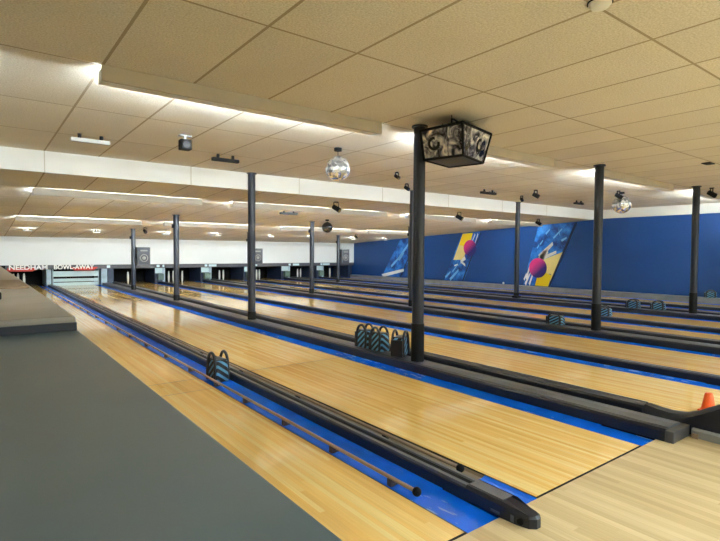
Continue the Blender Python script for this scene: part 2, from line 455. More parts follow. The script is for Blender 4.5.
# ------------------------------------------------------------------ dividers between the lanes
def narrow_divider(xc, label, nose=True):
    t = empty('lane_divider', (xc, 0, -.12), label, 'lane divider', 'lane dividers')
    def P_(name, bm, m, smooth=False):
        o = obj(name, bm, m, t, smooth); o.location = (-xc, 0, .12); return o
    y0, y1 = .19, YB+.1
    bm = B(); extrude_y(bm, [(xc-.05, -.118), (xc-.05, .045), (xc-.042, .052), (xc+.048, .052), (xc+.05, .045), (xc+.05, -.118)], y0, y1); P_('body', bm, M['black'])
    bm = B(); extrude_y(bm, [(xc-.047, .0525), (xc-.044, .064), (xc-.022, .064), (xc-.018, .0525)], y0, y1)
    extrude_y(bm, [(xc+.024, .0525), (xc+.027, .060), (xc+.044, .060), (xc+.047, .0525)], y0, y1); P_('capping', bm, M['cap'])
    bm = B(); box(bm, xc-.014, xc+.02, y0+.01, y1, .0522, .0545); P_('groove', bm, M['dark'])
    # rounded nose piece
    bm = B()
    prof = []
    outl = [(-.056, .189), (-.056, -.02), (-.050, -.085), (-.036, -.13), (-.012, -.15), (.014, -.15), (.036, -.13), (.050, -.085), (.056, -.02), (.056, .189)]
    bot = [(xc+a, b, .001 if b < 0 else -.014) for a, b in outl]
    bot = [(xc+a, b, .001) for a, b in outl]
    mid = [(xc+a, b, .052 if b > -.05 else .04) for a, b in outl]
    top = [(xc+a*.78, b if b > .1 else b*.93, .066 if b > -.05 else .05) for a, b in outl]
    rings = [[bm.verts.new(p) for p in r] for r in (bot, mid, top)]
    k = len(outl)
    for i in range(2):
        for j in range(k):
            bm.faces.new((rings[i][j], rings[i][(j+1)%k], rings[i+1][(j+1)%k], rings[i+1][j]))
    bm.faces.new(rings[0][::-1]); bm.faces.new(rings[2])
    ns = P_('nose', bm, M['black'])
    def S_(name, bm, m, **k):
        o = obj(name, bm, m, ns, **k); return o
    bm = B(); cyl(bm, (xc-.040, -.095, .024), (xc-.054, -.100, .024), .014, 14); S_('screw_cap', bm, M['dark'])
    bm = B(); box(bm, xc-.0585, xc-.0555, .0, .045, .012, .022); S_('plate', bm, M['cap'])
    bm = B(); box(bm, xc-.0575, xc-.055, -.07, -.055, .008, .036); S_('slot', bm, M['cap'])
    bm = B(); box(bm, xc-.034, xc+.034, .0, .185, .0662, .069); S_('cover', bm, M['cap'])
    return t
narrow_divider(-.222, 'low black divider with a rounded nose, nearest to the camera, beside the grey tubes')
for k, w in ((1, 'slim black divider between the third and fourth lanes, behind the cone'),
             (2, 'slim black divider between the fifth and sixth lanes'),
             (3, 'slim black divider between the seventh and eighth lanes near the blue wall')):
    narrow_divider(-.237+k*P, w)

def wide_divider(k, label):
    b = k*P
    x0, x1 = b+1.05+.171, b+1.7975-.171
    t = empty('ball_return_track', ((x0+x1)/2, 0, -.12), label, 'ball return track', 'ball return tracks between the lanes')
    xc = (x0+x1)/2
    def P_(name, bm, m, smooth=False):
        o = obj(name, bm, m, t, smooth); o.location = (-xc, 0, .12); return o
    y0, y1 = -.05, YB-.13
    zb = .001
    bm = B(); extrude_y(bm, [(x0, .001), (x0, .06), (x0+.012, .074), (x0+.05, .074), (x0+.05, .001)], y0, y1); P_('near_rail', bm, M['black'])
    bm = B(); extrude_y(bm, [(x0+.0505, .001), (x0+.0505, .076), (x0+.13, .082), (x0+.20, .080), (x0+.235, .066), (x0+.235, .001)], y0, y1); P_('track_bed', bm, M['track'])
    bm = B(); box(bm, x0+.236, x0+.278, y0+.26, y1, .001, .03); P_('groove', bm, M['dark'])
    bm = B(); extrude_y(bm, [(x0+.279, .001), (x0+.279, .088), (x0+.292, .104), (x0+.36, .108), (x1-.012, .10), (x1, .085), (x1, .001)], y0+.25, y1); P_('far_rail', bm, M['black'])
    bm = B(); extrude_y(bm, [(x1-.03, .1045), (x1-.028, .110), (x1-.014, .109), (x1-.012, .1005)], y0+.26, y1); P_('capping', bm, M['cap'])
    # body below lane level
    bm = B(); box(bm, x0+.001, x1-.001, .002, y1, -.118, .0005); P_('base', bm, M['dark'])
    # blunt grey end block
    bm = B(); box(bm, x0-.006, x0+.235, y0-.05, y0-.001, .001, .070, .006); P_('end_block', bm, M['endblock'])
    return t, x0, x1
wd = []
for k, w in ((0, 'wide black and grey ball return track carrying the striped bags, behind the broad foreground lane'),
             (1, 'wide black ball return track under the middle row of pillars'),
             (2, 'wide black ball return track under the far row of pillars')):
    wd.append(wide_divider(k, w))

# dark ball return hood sweeping up on the approach beyond the nearest wide track
x0, x1 = wd[0][1], wd[0][2]
hb = empty('ball_return', (x0+.3, -.6, 0), 'dark curved ball return hood rising from the track at the right edge', 'ball return')
def H_(name, bm, m, smooth=False):
    o = obj(name, bm, m, hb, smooth); o.location = (-(x0+.3), .6, 0); return o
bm = B()
ys = [.195, .12, .05, -.03, -.1, -.18, -.27, -.4, -.6, -.9, -1.2]
zt = [.108, .098, .095, .103, .132, .180, .232, .285, .33, .35, .35]
xa = [x0+.285, x0+.28, x0+.27, x0+.262, x0+.256, x0+.252, x0+.25, x0+.25, x0+.25, x0+.25, x0+.25]
rows = []
for y, z, xx in zip(ys, zt, xa):
    rows.append([bm.verts.new(p) for p in ((xx, y, .045), (xx+.008, y, z-.02), (xx+.03, y, z), (x1-.02, y, z), (x1, y, z-.02), (x1, y, .002), (xx, y, .002))])
for i in range(len(rows)-1):
    for j in range(7):
        bm.faces.new((rows[i][j], rows[i][(j+1)%7], rows[i+1][(j+1)%7], rows[i+1][j]))
bm.faces.new(rows[0]); bm.faces.new(rows[-1][::-1])
H_('hood', bm, M['black'], True)
bm = B(); extrude_y(bm, [(x0+.215, .001), (x0+.212, .045), (x0+.222, .055), (x0+.244, .055), (x0+.244, .001)], -1.2, -.115)
H_('kick_plate', bm, M['curb'])
bm = B(); box(bm, x0+.196, x0+.211, -.155, -.125, .001, .03); H_('bracket', bm, M['brownboard'])

# ------------------------------------------------------------------ bumper tubes along the nearest divider
def bumper(x, z, y0, y1, label, brackets, zr):
    t = empty('bumper_rail', (x, y0, -.05), label, 'bumper rail', 'bumper rails beside the nearest divider')
    def P_(name, bm, m, smooth=False):
        o = obj(name, bm, m, t, smooth); o.location = (-x, -y0, .05); return o
    bm = B(); cyl(bm, (x, y0, z), (x, y1, z), .0095, 12); P_('tube', bm, M['rod'], True)
    bm = B(); sphere(bm, (x, y0-.008, z), .021, 14, 10); P_('end_knob', bm, M['dark'], True)
    for y in brackets:
        bm = B(); box(bm, x-.013, x+.013, y-.014, y+.014, zr, z-.004); box(bm, x-.009, x+.04, y-.009, y+.009, zr, zr+.008)
        P_('bracket', bm, M['black'])
bumper(-.45, .035, .33, YB-.3, 'grey brown bumper tube on black brackets in the blue gutter by the grey ledge',
       [.5, 1.0, 1.55, 2.15, 2.72, 3.36, 4.12, 4.89, 5.67, 6.39, 7.19, 8.0, 8.8, 9.6, 10.4, 11.2, 12.0, 13, 14, 15, 16], -.004)
bumper(-.148, .062, .34, YB-.3, 'grey bumper tube on the lane side of the nearest divider, ending in a black knob',
       [.9, 1.9, 2.9, 3.9, 4.9, 5.9, 6.9, 8, 9, 10, 11, 12, 13, 14, 15, 16], .0)

# ------------------------------------------------------------------ pillars
def pillar(i, j, label, notch=False):
    x, y = 1.3201+i*P, 2.1653+j*3.6387
    zt = ZC if j < 2 else zc2(y)
    z0 = .083
    t = empty('pillar', (x, y, z0), label, 'pillar', 'slim dark pillars')
    r = .056
    bm = B(); cyl(bm, (0, 0, .002), (0, 0, zt-z0-.006), r, 24); obj('post', bm, M['pillar'], t, True)
    bm = B(); cyl(bm, (0, 0, .001), (0, 0, .36 if j == 0 else .12), r+.006, 24); obj('base_wrap', bm, M['pillarbase'], t, True)
    bm = B(); cyl(bm, (0, 0, zt-z0-.016), (0, 0, zt-z0-.002), r+.02, 24); obj('top_flange', bm, M['pillar'], t, True)
    if notch:
        bm = B(); box(bm, -.10, .05, -.09, .05, .002, .05, .006); obj('foot_plate', bm, M['pillarbase'], t)
    if j >= 2:
        bm = B(); box(bm, -.085, -.05, -.03, .03, zt-z0-.28, zt-z0-.2); obj('junction_box', bm, M['pillarbase'], t)
    return x, y
pl = {
 (0, 0): 'nearest and tallest black pillar, beside the striped bags and the hanging light box',
 (0, 1): 'dark pillar rising beyond the broad foreground lane, the second of the left row',
 (0, 2): 'dark pillar left of centre, third back in the left row',
 (0, 3): 'small far pillar at left with a speaker box on its right side',
 (1, 0): 'black pillar standing before the blue wall in the middle row, left of two at right',
 (1, 1): 'dark pillar hidden behind the nearest tall pillar',
 (1, 2): 'slim far pillar just left of the dark mirror ball',
 (1, 3): 'far pillar mostly hidden behind a nearer pillar, with a speaker box showing at its right',
 (2, 0): 'black pillar nearest to the right edge, before the blue wall',
 (2, 1): 'thin pillar with a block foot beside the near yellow mural',
 (2, 2): 'thin far pillar peeking out left of the nearest pillar',
 (2, 3): 'thin far pillar in front of the white back wall near the blue corner, with a speaker box'}
for (i, j), l in pl.items():
    x, y = pillar(i, j, l, (i, j) == (2, 1))
# speaker boxes bracketed to the last row
for i, l in ((0, 'grey speaker box with a round cone on the far left pillar'),
             (1, 'grey speaker box high up behind the second pillar'),
             (2, 'grey speaker box beside the thin far pillar near the blue corner')):
    x, y = 1.3201+i*P, 2.1653+3*3.6387
    t = empty('speaker', (x+.24, y-.02, .73), l, 'speaker', 'speaker boxes on the far pillars')
    bm = B(); box(bm, -.165, .165, -.09, .12, 0, .49, .015); sb = obj('cabinet', bm, M['speakerbox'], t)
    bm = B(); box(bm, -.135, .135, -.1, -.091, .03, .46, .004); gr = obj('grille', bm, M['pillar'], t)
    bm = B()
    R0, R1, zc = .105, .075, .2
    for rr0, rr1 in ((.105, .082), (.05, .0)):
        k = 24
        A = [bm.verts.new((rr0*math.cos(2*PI*a/k), -.101, zc+rr0*math.sin(2*PI*a/k))) for a in range(k)]
        if rr1:
            D = [bm.verts.new((rr1*math.cos(2*PI*a/k), -.112, zc+rr1*math.sin(2*PI*a/k))) for a in range(k)]
            for a in range(k): bm.faces.new((A[a], A[(a+1)%k], D[(a+1)%k], D[a]))
        else:
            v = bm.verts.new((0, -.118, zc))
            for a in range(k): bm.faces.new((A[a], A[(a+1)%k], v))
    obj('speaker_cone', bm, M['cone'], t, True)
    bm = B(); box(bm, -.09, .09, -.108, -.1005, .38, .42); obj('horn', bm, M['cone'], t)
    bm = B(); box(bm, -.185, -.166, -.02, .06, .18, .3); obj('bracket', bm, M['pillarbase'], t)

# ------------------------------------------------------------------ fluorescent lights with painted baffles
TD = .078
def light(x0, x1, y, zt, zb, zceil, label):
    t = empty('fluorescent_light', ((x0+x1)/2, y, zceil), label, 'ceiling light', 'fluorescent lights behind baffles')
    cx = (x0+x1)/2
    def P_(name, bm, m, smooth=False):
        o = obj(name, bm, m, t, smooth); o.location = (-cx, -y, -zceil); return o
    bm = B(); box(bm, x0, x1, y-.012, y+.012, zb, zt, .003); P_('baffle', bm, M['baffle'])
    bm = B(); box(bm, x0, x1, y+.0125, y+.105, zb+.002, zb+.007)  # shelf and end plates added to screen the lanes from the tubes
    for xx in (x0, x1-.006): box(bm, xx, xx+.006, y+.0125, y+.105, zb+.0075, zt-.02)
    P_('added_light_shield', bm, M['white'])
    for dy in (.045, .085):
        bm = B(); cyl(bm, (x0+.06, y+dy, zceil-TD), (x1-.06, y+dy, zceil-TD), .016, 12); P_('tube', bm, M['tube'], True)
    for xx in (x0+.045, x1-.045):
        bm = B(); box(bm, xx-.012, xx+.012, y+.025, y+.1, zb+.0075, zceil-TD+.02); P_('lamp_holder', bm, M['white'])
    for xx in (x0+.5, x1-.5):
        bm = B(); box(bm, xx-.01, xx+.01, y-.004, y+.006, zt-.0015, zceil-.001); P_('hanger', bm, M['baffle'])
r1 = [(-4.4, -2.05), (-1.36, .96), (1.5, 3.78), (4.97, 7.37), (8.55, 10.95)]
for (a, b), l in zip(r1, ['light behind a beige baffle outside the left edge', 'long light behind a beige baffle at upper left, closest to the camera',
                          'light behind a beige baffle just behind the hanging light box',
                          'light behind a beige baffle between the two pillars at right',
                          'light behind a beige baffle at the right edge above the blue wall']):
    light(a, b, 2.3, ZC-.003, 2.203, ZC, l)
r2 = [(-1.38, 1.0), (1.55, 5.05), (5.7, 8.0), (8.6, 10.9)]
for (a, b), l in zip(r2, ['light behind a white baffle just beyond the ceiling step at left',
                          'long light just beyond the ceiling step behind the large mirror ball',
                          'light beyond the ceiling step right of the nearest pillar',
                          'light beyond the ceiling step next to the blue wall murals']):
    light(a, b, 7.05, zc2(7.05)-.003, zc2(7.05)-.105, zc2(7.05), l)
r3 = [(-1.38, 1.0), (1.5, 3.8), (4.6, 6.9), (7.6, 9.9)]
for (a, b), l in zip(r3, ['light in the farthest row at left, low above the white back wall',
                          'light in the farthest row between the third and second left pillars',
                          'light in the farthest row above the dark mirror ball',
                          'light in the farthest row near the far blue corner']):
    light(a, b, 10.9, zc2(10.9)-.003, zc2(10.9)-.105, zc2(10.9), l)
for iy, (y, wy) in enumerate(((-2.6, 'first'), (-4.4, 'second'), (-6.4, 'third'))):  # unseen fill panels, added to brighten the room from the front
    for x, wx in ((-.6, 'left'), (3.0, 'middle'), (6.4, 'right'), (9.6, 'far right')):
        t = empty('added_fill_panel', (x, y, ZC), 'added fill light panel over the approach behind the camera, %s row, %s' % (wy, wx), 'ceiling light', 'added fill light panels behind the camera')
        bm = B(); box(bm, -.60, .60, -.30, .30, -.03, -.001, .004); obj('frame', bm, M['white'], t)
        bm = B(); box(bm, -.57, .57, -.27, .27, -.034, -.0305); obj('glow_face', bm, M['fill_panel'], t)

# ------------------------------------------------------------------ small pin spot lights over the far lane ends
for n in range(1, 9):
    x = sum(lanes[n])/2
    y = 13.6; z = zc2(y)
    t = empty('spot_light', (x, y, z), 'small white lamp hanging from the far ceiling over the %s lane from the left' % lane_words[n], 'spot light', 'small lamps over the far lane ends')
    bm = B(); cyl(bm, (0, 0, -.06), (0, 0, -.001), .014, 10); obj('stem', bm, M['white'], t, True)
    bm = B(); box(bm, -.09, .09, -.05, .05, -.10, -.06, .008); obj('housing', bm, M['white'], t)
    bm = B(); box(bm, -.08, .08, .0505, .056, -.095, -.065); obj('lamp_face', bm, M['pindeck_lamp'], t)

# ------------------------------------------------------------------ things hanging from the ceiling
def mirror_ball(x, y, zc_, r, drop, label, m, ceilz):
    t = empty('mirror_ball', (x, y, ceilz), label, 'mirror ball', None)
    bm = B(); sphere(bm, (0, 0, -drop), r, 22, 14)
    obj('ball', bm, m, t)
    bm = B(); cyl(bm, (0, 0, -drop+r-.01), (0, 0, -.03), .004, 8); obj('hanging_rod', bm, M['dark'], t)
    bm = B(); cyl(bm, (0, 0, -.035), (0, 0, -.001), .045, 16); obj('motor', bm, M['dark'], t, True)
    return t
mirror_ball(1.293, 3.473, 0, .144, .235, 'large silver mirror ball hanging below the long beige light baffle', M['mirror'], ZC)
mirror_ball(7.868, 3.384, 0, .17, .24, 'silver mirror ball hanging in front of the blue wall', M['mirror'], ZC)
y = 8.9; mirror_ball(4.75, y, 0, .13, .19, 'dark mirror ball hanging over the far lanes left of the nearest pillar', M['mirrordark'], zc2(y))

def spot(x, y, zce, label, mat='dark', s=1.0, tilt=.5, yaw=0):
    t = empty('stage_light', (x, y, zce), label, 'stage light', 'small stage lights on the ceiling')
    bm = B(); cyl(bm, (0, 0, -.012), (0, 0, -.001), .035*s, 14); obj('mount', bm, M['dark'], t, True)
    bm = B(); box(bm, -.05*s, -.042*s, -.008, .008, -.10*s, -.01); box(bm, .042*s, .05*s, -.008, .008, -.10*s, -.01); box(bm, -.05*s, .05*s, -.008, .008, -.018, -.01); obj('yoke', bm, M['dark'], t)
    bm = B(); cyl(bm, (0, -.07*s, 0), (0, .06*s, 0), .04*s, 16, .036*s); h = obj('can', bm, M[mat], t, True, (0, 0, -.10*s), (tilt, 0, yaw))
    bm = B(); cyl(bm, (0, -.072*s, 0), (0, -.0705*s, 0), .032*s, 16); obj('lens', bm, M['lens'], h)
def par_bar(x, y, zce, w, label, n=2, mat='dark'):
    t = empty('light_bar', (x, y, zce), label, 'light bar', 'light bars on the ceiling')
    bm = B(); box(bm, -w/2, w/2, -.03, .03, -.085, -.045, .005); obj('bar', bm, M[mat], t)
    for k in range(2):
        xx = (-.28 if k == 0 else .28)*w
        bm = B(); cyl(bm, (xx, 0, -.046), (xx, 0, -.001), .018, 12); obj('bracket', bm, M['dark'], t, True)
    if n > 2:
        for k in range(3):
            xx = (k-1)*w*.33
            bm = B(); cyl(bm, (xx, -.034, -.05), (xx, -.031, -.05), .02, 12); obj('lamp', bm, M['lens'], t)
par_bar(-1.06, 4.55, ZC, .36, 'silver light bar under the ceiling at far left, left of the small black box', 2, 'silverbar')
par_bar(.45, 4.69, ZC, .34, 'black light bar under the ceiling just left of the second left pillar')
par_bar(5.65, 4.8, ZC, .42, 'dark light bar with three lamps just right of the hanging light box', 3)
par_bar(8.75, 4.75, ZC, .34, 'dark light bar near the top of the near mural', 3)
par_bar(3.05, 7.75, zc2(7.75), .4, 'small bar right of the second left pillar beyond the ceiling step', 2)
t = empty('black_box', (-.288, 3.95, ZC), 'small black box speaker hanging from the ceiling between two light bars at left', 'speaker')
bm = B(); box(bm, -.055, .055, -.05, .05, -.15, -.045, .008); obj('cabinet', bm, M['dark'], t)
bm = B(); cyl(bm, (0, -.0515, -.10), (0, -.0502, -.10), .036, 18); obj('speaker_cone', bm, M['pillar'], t)
bm = B(); box(bm, -.06, .06, -.03, .03, -.012, -.001); box(bm, -.012, .012, -.012, .012, -.045, -.012); obj('bracket', bm, M['metal'], t)
spot(1.98, 4.62, ZC, 'small dark spotlight tucked behind the large mirror ball', s=.8)
spot(2.95, 4.33, ZC, 'small spotlight left of the nearest pillar under the ceiling', s=.7)
spot(3.9, 5.15, ZC, 'tiny spotlight left of the nearest pillar just above the white ceiling step', s=.8)
spot(6.343, 4.25, ZC, 'black spotlight hanging right of the light bar, left of the near mural', s=1.0, yaw=.6)
spot(6.95, 4.98, ZC, 'small black spotlight beside the black spotlight, lower to its left', s=.8, yaw=-.7)
spot(3.187, 6.25, zc2(6.25), 'black spotlight below the white ceiling step under the large mirror ball', s=1.2, yaw=.4)
spot(6.541, 6.3, zc2(6.3), 'black spotlight below the white ceiling step right of the nearest pillar', s=1.2, yaw=.4)
spot(9.72, 6.4, zc2(6.4), 'black spotlight on the lower ceiling at the top of the near mural', s=1.1, yaw=.4)
spot(7.62, 3.33, ZC, 'dark spotlight just left of the mirror ball by the blue wall', s=1.0, yaw=.8)
spot(8.434, 2.08, ZC, 'dark spotlight at the right edge beside the beige baffle', s=1.1, yaw=.8)
spot(1.5, 12.6, zc2(12.6), 'tiny spotlight right of the top of the far left pillar', s=1.0)
spot(8.25, 12.4, zc2(12.4), 'tiny spotlight right of the top of the thin far pillar', s=1.0)
t = empty('smoke_detector', (.353, -.052, ZC), 'small dark ringed smoke detector on the ceiling at the top edge', 'smoke detector')
bm = B(); lathe(bm, [(.052, -.001), (.052, -.012), (.038, -.028), (.02, -.034)][::-1], 20); obj('housing', bm, M['white'], t, True)
bm = B(); lathe(bm, [(.058, -.006), (.058, -.0008)], 20); obj('ring', bm, M['dark'], t, True)
bm = B(); box(bm, 5.50, 5.68, 1.16, 1.26, ZC-.012, ZC-.001, .003)
tag(obj('ceiling_vent', bm, M['dark']), 'small dark vent in the ceiling at the right edge', 'vent')

# hanging light box with patterned panes
N0, L0, F0, R0 = (1.30, 1.612), (1.206, 1.988), (1.655, 2.10), (1.735, 1.751)
N1, L1, F1, R1 = (1.205, 1.54), (1.15, 1.98), (1.69, 2.105), (1.735, 1.663)
zb, zt = 1.95, 2.20
cx, cy = 1.45, 1.85
t = empty('light_box', (cx, cy, ZC), 'black framed light box with patterned panes hanging beside the nearest pillar', 'light box')
def T_(name, bm, m, par=None, smooth=False):
    o = obj(name, bm, m, par or t, smooth)
    o.location = (-cx, -cy, -ZC) if par is None else (0, 0, 0)
    return o
bot = [(*p, zb) for p in (N0, R0, F0, L0)]; top = [(*p, zt) for p in (N1, R1, F1, L1)]
bm = B(); hexa(bm, bot, [(a, b, c+.012) for a, b, c in bot]); T_('bottom_panel', bm, M['pillar'])
bm = B(); hexa(bm, [(a, b, c-.012) for a, b, c in top], top); T_('top_panel', bm, M['dark'])
bm = B()
for ring in (bot, top):
    for i in range(4): tube(bm, [ring[i], ring[(i+1)%4]], .011, 6)
for i in range(4): tube(bm, [bot[i], top[i]], .012, 6)
T_('frame', bm, M['dark'])
def lerp(a, b, f): return tuple(a[i]+(b[i]-a[i])*f for i in range(3))
def pane(i, f0, f1, m, name='pane'):
    j = (i+1) % 4
    b0, b1 = lerp(bot[i], bot[j], f0), lerp(bot[i], bot[j], f1)
    t0, t1 = lerp(top[i], top[j], f0), lerp(top[i], top[j], f1)
    e = Vector(b1)-Vector(b0); n = e.cross(Vector(t0)-Vector(b0)).normalized()*.006
    if n.dot(Vector((cx, cy, 2.05))-Vector(b0)) > 0: n = -n
    bm = B(); hexa(bm, [tuple(Vector(p)-n) for p in (b0, b1, t1, t0)], [tuple(Vector(p)-n*.3) for p in (b0, b1, t1, t0)])
    return T_(name, bm, m), b0, b1, t0, t1, n
for i, (f0, f1) in ((3, (.38, 1.0)), (3, (0.0, .36)), (0, (0, .28)), (0, (.3, 1.0)), (1, (0, 1)), (2, (0, 1))):
    pn, b0, b1, t0, t1, n = pane(i, (1-f1) if i == 3 else f0, (1-f0) if i == 3 else f1, M['mottled'])
    if f1-f0 > .5:
        c = (Vector(b0)+Vector(b1)+Vector(t0)+Vector(t1))/4
        bm = B(); cyl(bm, c+n*.2, c+n*1.2, .06, 20); lr = obj('lens_ring', bm, M['dark'], pn)
        bm = B(); cyl(bm, c+n*1.2, c+n*1.5, .034, 20); l2 = obj('lens', bm, M['mottled'], pn)
bm = B(); tube(bm, [(1.27, 1.72, zt), (1.27, 1.72, zt+.07)], .008, 8); tube(bm, [(1.27, 1.72, zt+.07), (1.33, 1.75, zt+.085), (1.44, 1.76, zt+.06), (1.50, 1.78, zt)], .008, 8)
box(bm, 1.245, 1.295, 1.695, 1.745, zt, zt+.035); T_('bracket', bm, M['dark'])
bm = B(); tube(bm, [(1.53, 1.8, zt), (1.53, 1.8, ZC-.001)], .004, 6); tube(bm, [(1.27, 1.72, zt+.07), (1.27, 1.72, ZC-.001)], .004, 6); tube(bm, [(1.42, 1.97, zt), (1.42, 1.97, ZC-.001)], .004, 6); T_('hanging_rod', bm, M['dark'])
bm = B(); box(bm, 1.48, 1.57, 1.76, 1.84, zt, zt+.04, .006); T_('motor', bm, M['dark'])

# ------------------------------------------------------------------ far machine area
def pin(x, y, n, lab):
    t = None
    return t
prof = [(.020, 0), (.024, .03), (.031, .1), (.0355, .2), (.031, .3), (.024, .37), (.020, .395), (.012, .40)]
bm = B(); lathe(bm, prof, 16)
pin0 = obj('candlepin', bm, M['pin'], None, True)
C.objects.unlink(pin0)
pins = {1: ([-1.13, -1.0, -.86], 'white candlepin standing at the far end of the first lane, over the grey ledge'),
        3: ([2.13], 'single white candlepin standing at the far end of the third lane'),
        4: ([3.50, 3.74, 3.98], 'white candlepin at the far end of the fourth lane, before a dark pit'),
        5: ([5.40, 5.66], 'white candlepin standing at the far end of the fifth lane'),
        6: ([6.95, 7.2], 'white candlepin standing at the far end of the sixth lane'),
        7: ([8.85, 9.15], 'white candlepin standing at the far end of the seventh lane'),
        8: ([10.5], 'white candlepin at the far end of the eighth lane')}
for n, (xs, l) in pins.items():
    for i, x in enumerate(xs):
        o = pin0.copy(); C.objects.link(o); o.location = (x, 17.35+(.26 if i % 2 else 0), 0)
        tag(o, l, 'candlepin', 'candlepins of lane ' + lane_words[n])
# pit curtain, roof beam
for n in range(1, 9):
    x0, x1 = lanes[n]
    xc = (x0+x1)/2
    t = empty('pinsetter', (xc, YB+1.5, -.1), 'dark pin machine at the far end of the %s lane' % lane_words[n], 'pin machine', 'pin machines')
    bm = B(); box(bm, -.58, .58, -.04, .02, 0, .76); obj('pit_curtain', bm, M['dark'], t)
    bm = B(); box(bm, -.57, .57, -1.36, -.05, .70, .76); obj('hood', bm, M['navy'], t)
    bm = B(); box(bm, -.57, .57, -1.40, -1.365, .61, .75); obj('front_beam', bm, M['dark'], t)
# swept lane: pale boards lowered in front of the pins
t = empty('sweep_guard', (.525, YB+.22, .0), 'pale blue sweep boards lowered across the far end of the second lane', 'sweep guard')
bm = B(); box(bm, -.63, .63, -.02, .02, .29, .46, .004); obj('board', bm, M['ice'], t)
bm = B(); box(bm, -.63, .63, -.02, .02, .125, .225, .004); obj('board', bm, M['ice'], t)
bm = B(); box(bm, -.63, .63, -.015, .03, .002, .10, .004); obj('board', bm, M['ice'], t)
bm = B(); box(bm, -.655, -.632, -.03, .05, .001, .56); obj('arm', bm, M['icewall'], t)
bm = B(); box(bm, .632, .655, -.03, .05, .001, .56); obj('arm', bm, M['icewall'], t)
# kickback partitions between the pin decks
def kick(name, x0, x1, label, wide):
    xc = (x0+x1)/2; w = (x1-x0)/2
    t = empty(name, (xc, YB+.12, 0), label, 'partition', 'partitions between the pin decks')
    bm = B(); box(bm, -w, w, .0, 1.28, -.119 if x0 > 1.2 and 'narrower' not in label else .002, .655); obj('panel', bm, M['icewall'] if wide == 0 else M['navy'], t)
    if wide == 1:
        bm = B(); box(bm, -w*.95, w*.5, -.03, -.001, .345, .645, .006); obj('light_panel', bm, M['ice'], t)
        bm = B(); box(bm, -w*.6, w*.5, -.2, -.031, .11, .335, .012); obj('lift_box', bm, M['teal'], t)
        bm = B(); box(bm, w*.53, w*.98, -.03, -.001, .03, .62, .006); obj('side_panel', bm, M['icewall'], t)
    return t
kick('kickback_panel', -.30, -.17, 'pale blue post between the far ends of the first and second lanes', 0)
kick('kickback_panel', 1.24, 1.42, 'pale panel just right of the sweep boards at the far end', 0)
kick('kickback_panel', 1.44, 1.61, 'dark navy partition just right of the pale panel at the far end', 2)
for k, l in ((1, 'fourth and fifth lanes'), (2, 'sixth and seventh lanes')):
    b = k*P; kick('kickback_panel', b+1.222, b+1.624, 'partition with a pale panel and green box between the '+l, 1)
for k, l in ((1, 'third and fourth lanes'), (2, 'fifth and sixth lanes'), (3, 'seventh and eighth lanes')):
    b = k*P-.237; kick('kickback_panel', b-.175, b+.175, 'narrower partition with a pale panel between the far ends of the '+l, 1)
bm = B(); box(bm, 11.26, 11.46, YB+.1, YB+1.3, .0, .655)
tag(obj('kickback_panel', bm, M['navy']), 'dark partition at the far end beside the blue wall', 'partition', 'partitions between the pin decks')

# sign strip below the white back wall
YS = YB-.012
t = empty('sign', (0, YS, .53), 'long dark sign strip with white lettering over red below the white back wall', 'sign')
bm = B(); box(bm, -1.35, XW-.03, -.01, .01, .005, .135); obj('board', bm, M['signdark'], t)
bm = B()
hexa(bm, [(-1.30, -.014, .005), (-.62, -.014, .005), (-.62, -.014, .062), (-1.30, -.014, .062)], [(-1.30, -.0105, .005), (-.62, -.0105, .005), (-.62, -.0105, .062), (-1.30, -.0105, .062)])
hexa(bm, [(-1.24, -.014, -.05), (-.68, -.014, -.05), (-.55, -.014, .004), (-1.40, -.014, .004)], [(-1.24, -.0, -.05), (-.68, -.0, -.05), (-.55, -.0, .004), (-1.40, -.0, .004)])
hexa(bm, [(.45, -.014, -.045), (1.0, -.014, -.045), (1.12, -.014, .062), (.33, -.014, .062)], [(.45, -.0105, -.045), (1.0, -.0105, -.045), (1.12, -.0105, .062), (.33, -.0105, .062)])
obj('red_emblem', bm, M['red'], t)
def text(body, size, x, z, parent, m, name='lettering', width=None):
    cu = bpy.data.curves.new('tx', 'FONT'); cu.body = body; cu.size = size; cu.extrude = .003; cu.align_x = 'LEFT'
    cu.offset = .006
    to = bpy.data.objects.new('tx', cu); C.objects.link(to)
    bpy.context.view_layer.update()
    dg = bpy.context.evaluated_depsgraph_get()
    me = bpy.data.meshes.new_from_object(to.evaluated_get(dg))
    bpy.data.objects.remove(to)
    xs = [v.co.x for v in me.vertices]
    sx = (width/(max(xs)-min(xs))) if width else 1
    for v in me.vertices:
        v.co = Vector((v.co.x*sx, -v.co.z, v.co.y))
    me.materials.append(m)
    o = bpy.data.objects.new(name, me); C.objects.link(o); o.parent = parent; o.location = (x, -.018, z)
    return o
text('NEEDHAM', .185, -1.27, .008, t, M['signtext'], width=.98)
text('BOWL-AWAY', .185, -.12, .008, t, M['signtext'], width=1.12)
for x, w in ((1.43, .10), (3.0, .10), (3.18, .06), (4.7, .10), (4.95, .3), (6.4, .10), (6.6, .3), (8.2, .10), (8.5, .3), (9.75, .10), (10.0, .35)):
    bm = B(); box(bm, x-w/2, x+w/2, -.014, -.0105, .03, .115)
    obj('number_plate', bm, M['ice'], t)

